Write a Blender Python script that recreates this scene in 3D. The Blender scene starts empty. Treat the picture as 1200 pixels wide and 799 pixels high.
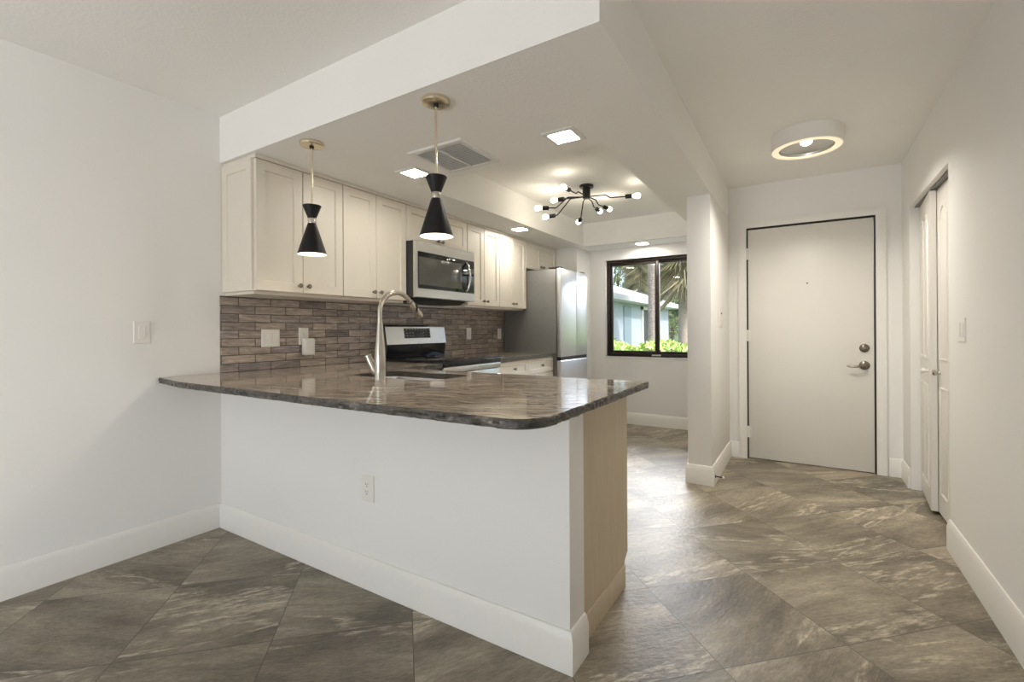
import bpy, bmesh, math, random
from mathutils import Vector, Matrix, Euler
random.seed(7)
S = bpy.context.scene
COL = S.collection
PI = math.pi

# ------------------------------------------------------------------ camera
F_PX, YAW, PITCH, ROLL, CY_PX = 549.2, 0.5596, 0.0016, -0.0052, 385.74
fwd = Vector((-math.sin(YAW)*math.cos(PITCH), math.cos(YAW)*math.cos(PITCH), math.sin(PITCH)))
r0 = Vector((math.cos(YAW), math.sin(YAW), 0)); u0 = r0.cross(fwd)
rgt = r0*math.cos(ROLL) + u0*math.sin(ROLL); upv = -r0*math.sin(ROLL) + u0*math.cos(ROLL)
cam_d = bpy.data.cameras.new('camera')
cam_d.sensor_width = 36; cam_d.lens = 36*F_PX/1200
cam_d.shift_y = -(399.5-CY_PX)/1200
cam_d.clip_start = 0.05; cam_d.clip_end = 300
cam = bpy.data.objects.new('camera', cam_d); COL.objects.link(cam)
M3 = Matrix((rgt, upv, -fwd)).transposed()
cam.matrix_world = Matrix.Translation((2.9622, -1.4482, 1.1605)) @ M3.to_4x4()
S.camera = cam

# ------------------------------------------------------------------ light
SKY_STRENGTH, SUN_STRENGTH = 0.25, 2.2
FILL_BACK_W, FILL_UP_W, FILL_SIDE_W, GLARE_W, HALL_W, LED_E, BULB_E, PEND_E = 8, 112, 56, 640, 9.8, 72, 17, 2.5
w = bpy.data.worlds.new('sky'); S.world = w; w.use_nodes = True
wn = w.node_tree.nodes; wl = w.node_tree.links
sky = wn.new('ShaderNodeTexSky'); sky.sky_type = 'NISHITA'; sky.sun_disc = False
sky.sun_elevation = math.radians(50); sky.sun_rotation = math.radians(100)
sky.air_density = 1.0; sky.dust_density = 2.5
bgn = wn['Background']; bgn.inputs['Strength'].default_value = SKY_STRENGTH
wl.new(sky.outputs[0], bgn.inputs['Color'])

def sun(name, direction, strength, angle=0.02, color=(1, .95, .86)):
    d = bpy.data.lights.new(name, 'SUN'); d.energy = strength; d.angle = angle; d.color = color
    o = bpy.data.objects.new(name, d); COL.objects.link(o)
    o.rotation_euler = Vector(direction).to_track_quat('-Z', 'Y').to_euler()
sun('sun', (-0.75, 0.22, -0.8), SUN_STRENGTH)

def area(name, loc, direction, sx, sy, watts, color):
    d = bpy.data.lights.new(name, 'AREA'); d.shape = 'RECTANGLE'; d.size = sx; d.size_y = sy
    d.energy = watts; d.color = color
    o = bpy.data.objects.new(name, d); COL.objects.link(o); o.location = loc
    o.rotation_euler = Vector(direction).to_track_quat('-Z', 'Y').to_euler()
# added fill light at an invented sliding glass door, unseen behind the camera
area('added_fill_back', (1.6, -5.25, 1.15), (0, 1, 0), 3.0, 2.1, FILL_BACK_W, (.94, .97, 1))
# added up-tilted fill light that brightens the ceilings; no patio slab is built
area('added_fill_up', (1.6, -5.9, .15), (0, .80, .60), 3.2, 1.4, FILL_UP_W, (.95, .97, 1))
# added fill light at an invented side window, behind and right of the camera
area('added_fill_side', (3.85, -3.55, 1.35), (-1, 0, .25), 2.0, 1.4, FILL_SIDE_W, (.96, .98, 1))
# added lamp out of view above the hedge, for glare through the kitchen window
area('added_fill_glare', (1.0, 5.7, 2.95), (.16, -.86, -.34), 3.4, 1.1, GLARE_W, (.90, .94, 1))

S.view_settings.view_transform = 'Standard'
S.view_settings.look = 'None'
S.view_settings.exposure = 0.62
S.view_settings.gamma = 1.0
S.view_settings.use_curve_mapping = False
S.cycles.max_bounces = 10
S.cycles.diffuse_bounces = 6
S.cycles.sample_clamp_indirect = 6

# ------------------------------------------------------------------ helpers
class B:
    def __init__(s): s.bm = bmesh.new()
    def loft(s, rings, closed=True, cap0=True, cap1=True):
        vr = [[s.bm.verts.new(p) for p in r] for r in rings]
        n = len(rings[0])
        for a, b in zip(vr[:-1], vr[1:]):
            for i in range(n if closed else n-1):
                j = (i+1) % n
                try: s.bm.faces.new((a[i], a[j], b[j], b[i]))
                except ValueError: pass
        if cap0: s.bm.faces.new(vr[0][::-1])
        if cap1: s.bm.faces.new(vr[-1])
        return s
    def box(s, x0, x1, y0, y1, z0, z1, bev=0.0, seg=2):
        before = set(s.bm.edges)
        a = [(x0, y0, z0), (x1, y0, z0), (x1, y1, z0), (x0, y1, z0)]
        b = [(x0, y0, z1), (x1, y0, z1), (x1, y1, z1), (x0, y1, z1)]
        s.loft([a, b])
        if bev:
            es = [e for e in s.bm.edges if e not in before]
            bmesh.ops.bevel(s.bm, geom=es, offset=bev, segments=seg, profile=0.5, affect='EDGES')
        return s
    def prism(s, poly, mp, w0, w1):          # poly of (u, v); mp(u, v, w) gives a point
        return s.loft([[mp(u, v, w0) for u, v in poly], [mp(u, v, w1) for u, v in poly]])
    def lathe(s, prof, c=(0, 0, 0), axis=(0, 0, 1), seg=32, cap0=True, cap1=True):
        ax = Vector(axis).normalized(); q = ax.to_track_quat('Z', 'Y'); c = Vector(c)
        rings = []
        for r, z in prof:
            rings.append([c + q @ Vector((r*math.cos(2*PI*i/seg), r*math.sin(2*PI*i/seg), z)) for i in range(seg)])
        return s.loft(rings, True, cap0, cap1)
    def tube(s, pts, rad, seg=14, cap=True):
        pts = [Vector(p) for p in pts]; n = len(pts)
        rad = [rad]*n if not isinstance(rad, (list, tuple)) else rad
        rings = []; ref = None
        for i, p in enumerate(pts):
            t = (pts[min(i+1, n-1)] - pts[max(i-1, 0)]).normalized()
            if ref is None:
                ref = Vector((0, 0, 1)) if abs(t.z) < 0.9 else Vector((1, 0, 0))
            a = (ref - t*ref.dot(t)).normalized(); b = t.cross(a); ref = a
            rings.append([p + (a*math.cos(2*PI*k/seg) + b*math.sin(2*PI*k/seg))*rad[i] for k in range(seg)])
        return s.loft(rings, True, cap, cap)
    def sphere(s, c, r, seg=20, rings=12, sz=1.0):
        prof = [(max(1e-4, r*math.sin(PI*i/rings)), -r*math.cos(PI*i/rings)*sz) for i in range(rings+1)]
        return s.lathe(prof, c, seg=seg)
    def quad(s, *p):
        s.bm.faces.new([s.bm.verts.new(q) for q in p]); return s
    def done(s, name, mat, parent=None, kind=None, label=None, sharp=35, recalc=True):
        if recalc: bmesh.ops.recalc_face_normals(s.bm, faces=s.bm.faces[:])
        me = bpy.data.meshes.new(name)
        s.bm.to_mesh(me); s.bm.free()
        o = bpy.data.objects.new(name, me); COL.objects.link(o)
        if mat: me.materials.append(mat)
        for p in me.polygons: p.use_smooth = True
        me.set_sharp_from_angle(angle=math.radians(sharp))
        if parent:
            o.parent = parent
            off = Vector(parent.get('_w', (0, 0, 0))); o['_w'] = tuple(off)
            me.transform(Matrix.Translation(-off))
        if kind: o['kind'] = kind
        if label: o['label'] = label
        return o

def thing(name, label, cat, loc=(0, 0, 0), group=None, kind=None):
    o = bpy.data.objects.new(name, None); COL.objects.link(o)
    o.location = loc; o['_w'] = tuple(loc); o.empty_display_size = 0.05
    return tag(o, label, cat, group, kind)
def tag(o, label, cat, group=None, kind=None):
    o['label'] = label; o['category'] = cat
    if group: o['group'] = group
    if kind: o['kind'] = kind
    return o
def struct(b, name, mat, label=None, cat=None, **k):
    o = b.done(name, mat, kind='structure', **k)
    if label: o['label'] = label
    if cat: o['category'] = cat
    return o
def copy_tree(o, parent=None):
    c = o.copy(); COL.objects.link(c)
    if parent: c.parent = parent
    for ch in list(o.children): copy_tree(ch, c)
    return c

# ------------------------------------------------------------------ materials
class NT:
    def __init__(s, name):
        s.m = bpy.data.materials.new(name); s.m.use_nodes = True
        s.n = s.m.node_tree.nodes; s.l = s.m.node_tree.links
        s.p = s.n['Principled BSDF']; s.out = s.n['Material Output']
    def node(s, t, **kw):
        n = s.n.new(t)
        for k, v in kw.items():
            if hasattr(n, k): setattr(n, k, v)
        return n
    def put(s, sock, v):
        if isinstance(v, bpy.types.NodeSocket): s.l.new(v, sock)
        else: sock.default_value = v
    def math(s, op, a, b=None, c=None):
        n = s.n.new('ShaderNodeMath'); n.operation = op
        s.put(n.inputs[0], a)
        if b is not None: s.put(n.inputs[1], b)
        if c is not None: s.put(n.inputs[2], c)
        return n.outputs[0]
    def vmath(s, op, a, b=None):
        n = s.n.new('ShaderNodeVectorMath'); n.operation = op
        s.put(n.inputs[0], a)
        if b is not None: s.put(n.inputs[1], b)
        return n.outputs[0]
    def coord(s): return s.n.new('ShaderNodeTexCoord').outputs['Object']
    def sep(s, v):
        n = s.n.new('ShaderNodeSeparateXYZ'); s.l.new(v, n.inputs[0]); return n.outputs
    def comb(s, x, y, z):
        n = s.n.new('ShaderNodeCombineXYZ')
        for i, v in enumerate((x, y, z)): s.put(n.inputs[i], v)
        return n.outputs[0]
    def noise(s, vec, scale, detail=4, rough=.55, dist=0.0):
        n = s.n.new('ShaderNodeTexNoise'); s.l.new(vec, n.inputs['Vector'])
        n.inputs['Scale'].default_value = scale; n.inputs['Detail'].default_value = detail
        n.inputs['Roughness'].default_value = rough; n.inputs['Distortion'].default_value = dist
        return n.outputs
    def ramp(s, fac, stops):
        n = s.n.new('ShaderNodeValToRGB'); s.l.new(fac, n.inputs[0])
        e = n.color_ramp.elements
        while len(e) < len(stops): e.new(0.5)
        for el, (p, c) in zip(e, stops):
            el.position = p; el.color = (*c, 1) if len(c) == 3 else c
        return n.outputs[0]
    def mix(s, fac, a, b, blend='MIX'):
        n = s.n.new('ShaderNodeMix'); n.data_type = 'RGBA'; n.blend_type = blend
        s.put(n.inputs[0], fac)
        for sock, v in ((n.inputs[6], a), (n.inputs[7], b)):
            if isinstance(v, bpy.types.NodeSocket): s.l.new(v, sock)
            else: sock.default_value = (*v, 1)
        return n.outputs[2]
    def bump(s, h, strength=.2, dist=.01):
        n = s.n.new('ShaderNodeBump'); s.l.new(h, n.inputs['Height'])
        n.inputs['Strength'].default_value = strength; n.inputs['Distance'].default_value = dist
        s.l.new(n.outputs[0], s.p.inputs['Normal'])
    def base(s, c=None, rough=.5, metal=0, spec=.5):
        if c is not None: s.put(s.p.inputs['Base Color'], c if isinstance(c, bpy.types.NodeSocket) else (*c, 1))
        s.put(s.p.inputs['Roughness'], rough); s.p.inputs['Metallic'].default_value = metal
        s.p.inputs['Specular IOR Level'].default_value = spec
        return s

def plain(name, c, rough=.5, metal=0, var=.04, nscale=30, bump=0, spec=.5):
    t = NT(name); co = t.coord(); n = t.noise(co, nscale, 3)
    d = tuple(x*(1-var) for x in c); l = tuple(min(1, x*(1+var)) for x in c)
    t.base(t.ramp(n[0], [(.3, d), (.7, l)]), rough, metal, spec)
    if bump: t.bump(n[0], bump, .002)
    return t.m

def emit(name, c, strength, base=(.9, .9, .9)):
    t = NT(name); t.base(base, .4)
    t.p.inputs['Emission Color'].default_value = (*c, 1); t.p.inputs['Emission Strength'].default_value = strength
    return t.m

MAT = {}
def paint(name, c, bump=.12, scale=140, rough=.6):
    t = NT(name); co = t.coord()
    n = t.noise(co, scale, 2); v = t.noise(co, 1.2, 2)
    t.base(t.ramp(v[0], [(.35, tuple(x*.975 for x in c)), (.65, c)]), rough, 0, .35); t.bump(n[0], bump, .004)
    return t.m
MAT['wall'] = paint('wall_paint', (.83, .815, .785))
MAT['ceiling'] = paint('ceiling_paint', (.88, .865, .83), bump=.35, scale=70, rough=.8)
MAT['trim'] = plain('white_trim_paint', (.80, .78, .735), .35, var=.01)
MAT['door'] = plain('door_paint', (.74, .715, .66), .38, var=.012, nscale=3)
MAT['cab'] = plain('cream_cabinet_paint', (.74, .685, .595), .38, var=.015, nscale=6)
MAT['cabwood'] = (lambda t: (t.base(t.ramp(t.noise(t.vmath('MULTIPLY', t.coord(), (18, 18, 1.2)), 3, 5)[0], [(.3, (.53, .445, .32)), (.7, (.60, .51, .375))]), .5), t.m)[1])(NT('cabinet_veneer'))
MAT['steel'] = (lambda t: (t.base(t.ramp(t.noise(t.vmath('MULTIPLY', t.coord(), (3, 3, 160)), 4, 3)[0], [(.3, (.60, .59, .57)), (.7, (.70, .69, .67))]), .27, 1), t.m)[1])(NT('brushed_steel'))
MAT['fridge_steel'] = (lambda t: (t.base(t.ramp(t.noise(t.vmath('MULTIPLY', t.coord(), (160, 160, 2)), 3, 3)[0], [(.3, (.66, .66, .67)), (.7, (.74, .74, .75))]), .40, 1), t.m)[1])(NT('fridge_steel'))
MAT['nickel'] = plain('brushed_nickel', (.56, .52, .46), .24, 1, var=.03)
MAT['darknickel'] = plain('aged_nickel', (.24, .21, .17), .30, 1, var=.05)
MAT['brass'] = plain('champagne_brass', (.74, .66, .50), .25, 1, var=.03)
MAT['black'] = plain('matte_black_metal', (.009, .008, .008), .46, 0, var=.1, spec=.3)
MAT['blackmetal'] = plain('black_iron', (.03, .028, .025), .35, .6, var=.1)
MAT['blackglass'] = plain('black_glass', (.010, .010, .012), .05, 0, var=.02)
MAT['darkplastic'] = plain('dark_plastic', (.02, .02, .022), .4, 0, var=.05)
MAT['fridge_side'] = plain('fridge_grey_side', (.20, .195, .185), .42, .25, var=.03)
MAT['plastic'] = plain('white_plastic', (.80, .775, .72), .35, 0, var=.01)
MAT['gap'] = plain('dark_gap', (.03, .025, .02), .8)
MAT['bronze'] = plain('dark_bronze_frame', (.028, .018, .014), .35, .3, var=.1)
MAT['mwglass'] = plain('microwave_window', (.10, .095, .085), .12, 0, var=.05)
MAT['vent'] = plain('vent_white_enamel', (.78, .77, .74), .45, var=.02)
MAT['vent_dark'] = plain('duct_filter', (.56, .55, .53), .8)

def tile_floor():
    t = NT('slate_look_floor_tile'); co = t.coord(); o = t.sep(co)
    P = .516; r2 = .70710678
    tu = t.math('DIVIDE', t.math('SUBTRACT', t.math('MULTIPLY', t.math('ADD', o[0], o[1]), r2), .065), P)
    tv = t.math('DIVIDE', t.math('ADD', t.math('MULTIPLY', t.math('SUBTRACT', o[1], o[0]), r2), 1.717), P)
    fu, fv = t.math('FRACT', tu), t.math('FRACT', tv)
    du = t.math('MINIMUM', fu, t.math('SUBTRACT', 1, fu)); dv = t.math('MINIMUM', fv, t.math('SUBTRACT', 1, fv))
    d = t.math('MINIMUM', du, dv)
    grout = t.math('LESS_THAN', d, .0034)
    cell = t.comb(t.math('FLOOR', tu), t.math('FLOOR', tv), 0)
    wn_ = t.n.new('ShaderNodeTexWhiteNoise'); wn_.noise_dimensions = '3D'; t.l.new(cell, wn_.inputs['Vector'])
    rnd = wn_.outputs['Color']; rs = t.sep(rnd)
    # streaks run along tile axis u, turned a little on each tile, every tile cut from another place of the stone
    ang = t.math('MULTIPLY', t.math('SUBTRACT', rs[0], .5), .9)
    ca, sa = t.math('COSINE', ang), t.math('SINE', ang)
    x2 = t.math('SUBTRACT', t.math('MULTIPLY', tu, ca), t.math('MULTIPLY', tv, sa))
    y2 = t.math('ADD', t.math('MULTIPLY', tu, sa), t.math('MULTIPLY', tv, ca))
    off = t.vmath('MULTIPLY', rnd, (37, 53, 41))
    v1 = t.vmath('ADD', t.comb(t.math('MULTIPLY', x2, .6), t.math('MULTIPLY', y2, 1.9), 0), off)
    n1 = t.noise(v1, 1.2, 9, .60, .35)[0]
    v2 = t.vmath('ADD', t.comb(t.math('MULTIPLY', x2, .35), t.math('MULTIPLY', y2, 1.5), 3), off)
    n2 = t.noise(v2, 1.0, 6, .58, .5)[0]
    n3 = t.noise(t.vmath('ADD', t.comb(t.math('MULTIPLY', x2, 5), t.math('MULTIPLY', y2, 22), 0), off), 1.2, 5, .7)[0]
    c = t.ramp(n1, [(.28, (.060, .050, .038)), (.42, (.130, .111, .087)), (.53, (.205, .178, .142)), (.63, (.27, .236, .192)), (.76, (.40, .355, .295))])
    vein = t.math('SUBTRACT', 1, t.math('MULTIPLY', t.math('ABSOLUTE', t.math('SUBTRACT', n2, .57)), 34))
    vein = t.math('MAXIMUM', vein, 0)
    vein = t.math('MULTIPLY', vein, t.math('MINIMUM', 1, t.math('MAXIMUM', 0, t.math('MULTIPLY', t.math('SUBTRACT', n3, .42), 6))))
    c = t.mix(t.math('MULTIPLY', vein, .80), c, (.46, .41, .345))
    c = t.mix(.50, c, t.ramp(n3, [(.3, (.28, .28, .28)), (.7, (.74, .74, .74))]), 'OVERLAY')
    n4 = t.noise(t.vmath('ADD', t.comb(t.math('MULTIPLY', x2, 14), t.math('MULTIPLY', y2, 46), 5), off), 1.5, 4, .65)[0]
    c = t.mix(.42, c, t.ramp(n4, [(.32, (.25, .25, .25)), (.68, (.77, .77, .77))]), 'OVERLAY')
    tint = t.ramp(rs[1], [(0, (.86, .87, .84)), (1, (1.0, .98, .95))])
    c = t.mix(1, c, tint, 'MULTIPLY')
    c = t.mix(1, c, (1.36, 1.34, 1.27), 'MULTIPLY')
    c = t.mix(grout, c, (.085, .072, .058))
    rough = t.math('ADD', .30, t.math('MULTIPLY', n3, .16))
    t.base(c, rough, 0, .5)
    h = t.math('ADD', t.math('MULTIPLY', n1, .7), t.math('MULTIPLY', t.noise(t.vmath('ADD', t.comb(t.math('MULTIPLY', x2, 6), t.math('MULTIPLY', y2, 14), 0), off), 2.2, 4, .6)[0], .5))
    h = t.math('SUBTRACT', h, t.math('MULTIPLY', grout, .5))
    h = t.math('ADD', h, t.math('MULTIPLY', n4, .16))
    t.bump(h, .85, .009)
    return t.m
MAT['floor'] = tile_floor()

def granite():
    t = NT('brown_veined_granite'); co = t.coord()
    wv = t.vmath('ADD', co, t.vmath('MULTIPLY', t.vmath('SUBTRACT', t.noise(co, 2.2, 3)[1], (.5, .5, .5)), (.25, .22, .1)))
    o = t.sep(wv)
    rx = t.math('ADD', t.math('MULTIPLY', o[0], .93), t.math('MULTIPLY', o[1], .36))
    ry = t.math('SUBTRACT', t.math('MULTIPLY', o[1], .93), t.math('MULTIPLY', o[0], .36))
    v = t.comb(t.math('MULTIPLY', rx, 1.1), t.math('MULTIPLY', ry, 8.5), t.math('MULTIPLY', o[2], 6))
    n1 = t.noise(v, 1.5, 9, .66, .5)[0]
    n2 = t.noise(t.comb(t.math('MULTIPLY', rx, 2.2), t.math('MULTIPLY', ry, 26), t.math('MULTIPLY', o[2], 14)), 1.6, 6, .7, .3)[0]
    n3 = t.noise(co, 190, 2, .6)[0]
    c = t.ramp(n1, [(.32, (.040, .035, .032)), (.40, (.14, .112, .088)), (.455, (.52, .435, .35)), (.50, (.13, .10, .078)), (.55, (.62, .535, .445)), (.60, (.12, .094, .074)), (.66, (.55, .475, .395)), (.74, (.80, .73, .65))])
    c = t.mix(.70, c, t.ramp(n2, [(.3, (.25, .25, .25)), (.66, (.78, .77, .75))]), 'OVERLAY')
    c = t.mix(.20, c, t.ramp(n3, [(.35, (.2, .2, .2)), (.65, (.8, .8, .8))]), 'OVERLAY')
    t.base(c, .07, 0, .6)
    return t.m
MAT['granite'] = granite()
def granite_edge():
    t = NT('chiselled_granite_edge'); co = t.coord()
    n1 = t.noise(t.vmath('MULTIPLY', co, (9, 9, 30)), 1.6, 8, .7, .6)[0]; n2 = t.noise(co, 150, 3)[0]
    c = t.ramp(n1, [(.30, (.018, .018, .017)), (.46, (.050, .046, .040)), (.58, (.095, .082, .066)), (.74, (.30, .28, .25))])
    c = t.mix(.35, c, t.ramp(n2, [(.3, (.2, .2, .2)), (.7, (.85, .85, .85))]), 'OVERLAY')
    t.base(c, .32, 0, .5); t.bump(t.noise(co, 60, 5)[0], .6, .006)
    return t.m
MAT['granite_edge'] = granite_edge()

def brick_tile():
    t = NT('stone_look_subway_tile'); o = t.sep(t.coord())
    W, H = .205, .0505
    row = t.math('DIVIDE', t.math('SUBTRACT', o[2], .914), H); rf = t.math('FLOOR', row)
    u = t.math('ADD', t.math('DIVIDE', t.math('ADD', o[1], .103), W), t.math('MULTIPLY', t.math('MODULO', rf, 2), .5))
    fu, fv = t.math('FRACT', u), t.math('FRACT', row)
    du = t.math('MULTIPLY', t.math('MINIMUM', fu, t.math('SUBTRACT', 1, fu)), W)
    dv = t.math('MULTIPLY', t.math('MINIMUM', fv, t.math('SUBTRACT', 1, fv)), H)
    d = t.math('MINIMUM', du, dv); joint = t.math('LESS_THAN', d, .0020)
    wn_ = t.n.new('ShaderNodeTexWhiteNoise'); wn_.noise_dimensions = '2D'
    t.l.new(t.comb(t.math('FLOOR', u), rf, 0), wn_.inputs['Vector']); rs = t.sep(wn_.outputs['Color'])
    v = t.vmath('ADD', t.comb(t.math('MULTIPLY', o[1], 9), t.math('MULTIPLY', o[2], 60), 0), t.vmath('MULTIPLY', wn_.outputs['Color'], (31, 47, 13)))
    n1 = t.noise(v, 1.0, 6, .65, .5)[0]
    c1 = t.ramp(rs[0], [(.0, (.21, .175, .165)), (.35, (.31, .26, .225)), (.7, (.40, .335, .28)), (1, (.27, .23, .23))])
    c = t.mix(.75, c1, t.ramp(n1, [(.3, (.18, .17, .17)), (.5, (.5, .5, .5)), (.72, (.86, .85, .82))]), 'OVERLAY')
    c = t.mix(joint, c, (.055, .042, .036))
    t.base(c, t.math('ADD', .16, t.math('MULTIPLY', n1, .18)), 0, .5)
    hh = t.math('MINIMUM', t.math('MULTIPLY', d, 220), 1)
    t.bump(t.math('ADD', hh, t.math('MULTIPLY', n1, .25)), .5, .003)
    return t.m
MAT['backsplash'] = brick_tile()

def glass_pane():
    t = NT('window_glass')
    tr = t.n.new('ShaderNodeBsdfTransparent'); gl = t.n.new('ShaderNodeBsdfGlossy'); gl.inputs['Roughness'].default_value = .02
    fr = t.n.new('ShaderNodeFresnel'); fr.inputs[0].default_value = 1.45
    mx = t.n.new('ShaderNodeMixShader'); t.l.new(fr.outputs[0], mx.inputs[0]); t.l.new(tr.outputs[0], mx.inputs[1]); t.l.new(gl.outputs[0], mx.inputs[2])
    t.l.new(mx.outputs[0], t.out.inputs['Surface'])
    return t.m
MAT['glass'] = glass_pane()
MAT['led'] = emit('led_panel', (1, .95, .86), LED_E)
MAT['bulb'] = emit('frosted_bulb', (1, .90, .74), BULB_E)
MAT['pbulb'] = emit('pendant_bulb', (1, .86, .64), PEND_E)
MAT['shade_in'] = plain('white_shade_lining', (.85, .82, .75), .5)
MAT['ring'] = emit('warm_light_ring', (1, .84, .58), .42, (.85, .75, .55))
MAT['dish'] = plain('satin_reflector', (.55, .55, .53), .33, 1, var=.02)

# ------------------------------------------------------------------ room shell
H, ZS = 2.44, 2.166
XR, YD, YW = 3.6, 3.24, 4.2
struct(B().box(-.15, 4.45, -5.15, 4.35, -.12, 0), 'floor', MAT['floor'], 'grey-brown slate-look floor tiles laid on the diagonal')
struct(B().box(-.15, 4.45, -5.15, 4.35, H, H+.15), 'ceiling', MAT['ceiling'], 'white textured ceiling of dining area and entry hall')

def wall_with_holes(name, mp, u0, u1, v0, v1, w0, w1, holes, mat=None, label=None):
    """one mesh: wall of size u x v, thickness w, rectangular holes cut cleanly"""
    us = sorted({u0, u1, *[h[0] for h in holes], *[h[1] for h in holes]})
    vs = sorted({v0, v1, *[h[2] for h in holes], *[h[3] for h in holes]})
    inside = lambda u, v: any(h[0] < u < h[1] and h[2] < v < h[3] for h in holes)
    b = B(); cache = {}
    def V(i, j, k):
        if (i, j, k) not in cache: cache[i, j, k] = b.bm.verts.new(mp(us[i], vs[j], (w0, w1)[k]))
        return cache[i, j, k]
    nu, nv = len(us)-1, len(vs)-1
    solid = {(i, j) for i in range(nu) for j in range(nv) if not inside((us[i]+us[i+1])/2, (vs[j]+vs[j+1])/2)}
    for i, j in solid:
        for k in (0, 1): b.bm.faces.new((V(i, j, k), V(i+1, j, k), V(i+1, j+1, k), V(i, j+1, k)))
        for (di, dj, a, c) in ((-1, 0, (i, j), (i, j+1)), (1, 0, (i+1, j), (i+1, j+1)), (0, -1, (i, j), (i+1, j)), (0, 1, (i, j+1), (i+1, j+1))):
            if (i+di, j+dj) not in solid:
                b.bm.faces.new((V(*a, 0), V(*c, 0), V(*c, 1), V(*a, 1)))
    return struct(b, name, mat or MAT['wall'], label)
mpY = lambda u, v, w_: (u, w_, v)      # wall facing along y
mpX = lambda u, v, w_: (w_, u, v)      # wall facing along x
wall_with_holes('wall_left', mpX, -5.0, 4.35, 0, H, -.15, 0, [], label='white painted wall left of the peninsula')
WX0, WX1, WZ0, WZ1 = .82, 2.06, .825, 2.03
wall_with_holes('wall_far', mpY, 0, 2.37, 0, H, YW, YW+.15, [(WX0, WX1, WZ0, WZ1)], label='white wall around the kitchen window')
DX0, DX1, DZ1 = 2.515, 3.437, 2.06
wall_with_holes('wall_entry', mpY, 2.37, XR, 0, H, YD, YD+.15, [(DX0, DX1, 0, DZ1)], label='white wall around the entry door')
CY0, CY1, CZ1 = 1.85, 2.93, 2.03
wall_with_holes('wall_right', mpX, -5.0, YD+.15, 0, H, XR, XR+.12, [(CY0, CY1, 0, CZ1), (-4.55, -2.55, .65, 2.05)], label='white hall wall with the closet opening')
wall_with_holes('wall_back', mpY, -.15, XR+.12, 0, H, -5.15, -5.0, [(.1, 3.1, .0, 2.1)])
b = B(); b.box(XR+.12, 4.3, CY0-.05, CY0-.02, 0, H).box(XR+.12, 4.3, CY1+.02, CY1+.05, 0, H).box(4.3, 4.33, CY0-.05, CY1+.05, 0, H)
struct(b, 'wall_closet', MAT['wall'])
struct(B().box(2.2, 2.37, 2.275, YW, 0, ZS, .006), 'wall_divider', MAT['wall'], 'end of the short white wall between kitchen and entry hall')
struct(B().box(.0, .62, 3.775, YW, 0, ZS, .004), 'wall_niche', MAT['wall'], 'white wall return beside the refrigerator')
struct(B().box(0, 2.2814, 0, .122, 0, .884, .003), 'wall_peninsula', MAT['wall'], 'white half wall under the granite counter')

# dropped kitchen ceiling with the recessed tray
b = B(); bm = b.bm
OUT = [(0, 0), (2.398, 0), (2.37, 2.275), (2.37, YW), (0, YW)]
TX0, TX1, TY0, TY1 = .69, 2.022, .955, 3.82
INN = [(TX0, TY0), (TX1, TY0), (TX1, TY1), (TX0, TY1)]
ob = [bm.verts.new((x, y, ZS)) for x, y in OUT]; ot = [bm.verts.new((x, y, H)) for x, y in OUT]
ib = [bm.verts.new((x, y, ZS)) for x, y in INN]; it = [bm.verts.new((x, y, H)) for x, y in INN]
for i in range(5): bm.faces.new((ob[i], ob[(i+1) % 5], ot[(i+1) % 5], ot[i]))
for i in range(4): bm.faces.new((ib[i], ib[(i+1) % 4], it[(i+1) % 4], it[i]))
for vs in ((ob[0], ob[1], ib[1], ib[0]), (ob[1], ob[2], ob[3], ib[2], ib[1]), (ob[3], ob[4], ib[3], ib[2]), (ob[4], ob[0], ib[0], ib[3])):
    bm.faces.new(vs)
struct(b, 'ceiling_kitchen', MAT['ceiling'], 'dropped white kitchen ceiling with a recessed tray')

# baseboards: profile of (thickness, height) swept along the wall
PROF = [(0, 0), (.016, 0), (.016, .108), (.012, .120), (.010, .132), (.005, .140), (0, .142)]
def baseboard(name, path, label=None, scale=1.0):
    """path of (x, y, nx, ny): foot of the wall and the outward direction at each corner (mitred)"""
    b = B()
    b.loft([[(x+nx*t_, y+ny*t_, z*scale) for t_, z in PROF] for x, y, nx, ny in path])
    return struct(b, name, MAT['trim'], label)
baseboard('baseboard_left', [(0, -5, 1, 0), (0, 0, 1, -1)], 'white baseboard of the left wall')
baseboard('baseboard_peninsula', [(0, 0, 1, -1), (2.2814, 0, 1, -1), (2.2814, .122, 1, 0)], 'white baseboard wrapping the peninsula')
baseboard('baseboard_right', [(XR, -5, -1, 0), (XR, CY0, -1, 0)], 'white baseboard of the right wall', 1.12)
baseboard('baseboard_closet', [(XR, CY1+.02, -1, 0), (XR, YD, -1, -1), (DX1+.075, YD, 0, -1)], 'white baseboard between closet and entry door')
baseboard('baseboard_entry', [(DX0-.06, YD, 0, -1), (2.37, YD, 1, -1), (2.37, 2.275, 1, -1), (2.2, 2.275, -1, -1), (2.2, YW, -1, -1), (.62, YW, 1, -1), (.62, 3.775, 1, 0)], 'white baseboard round the divider wall and below the window')
baseboard('baseboard_back', [(XR, -5, -1, 1), (3.16, -5, 0, 1)])

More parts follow.
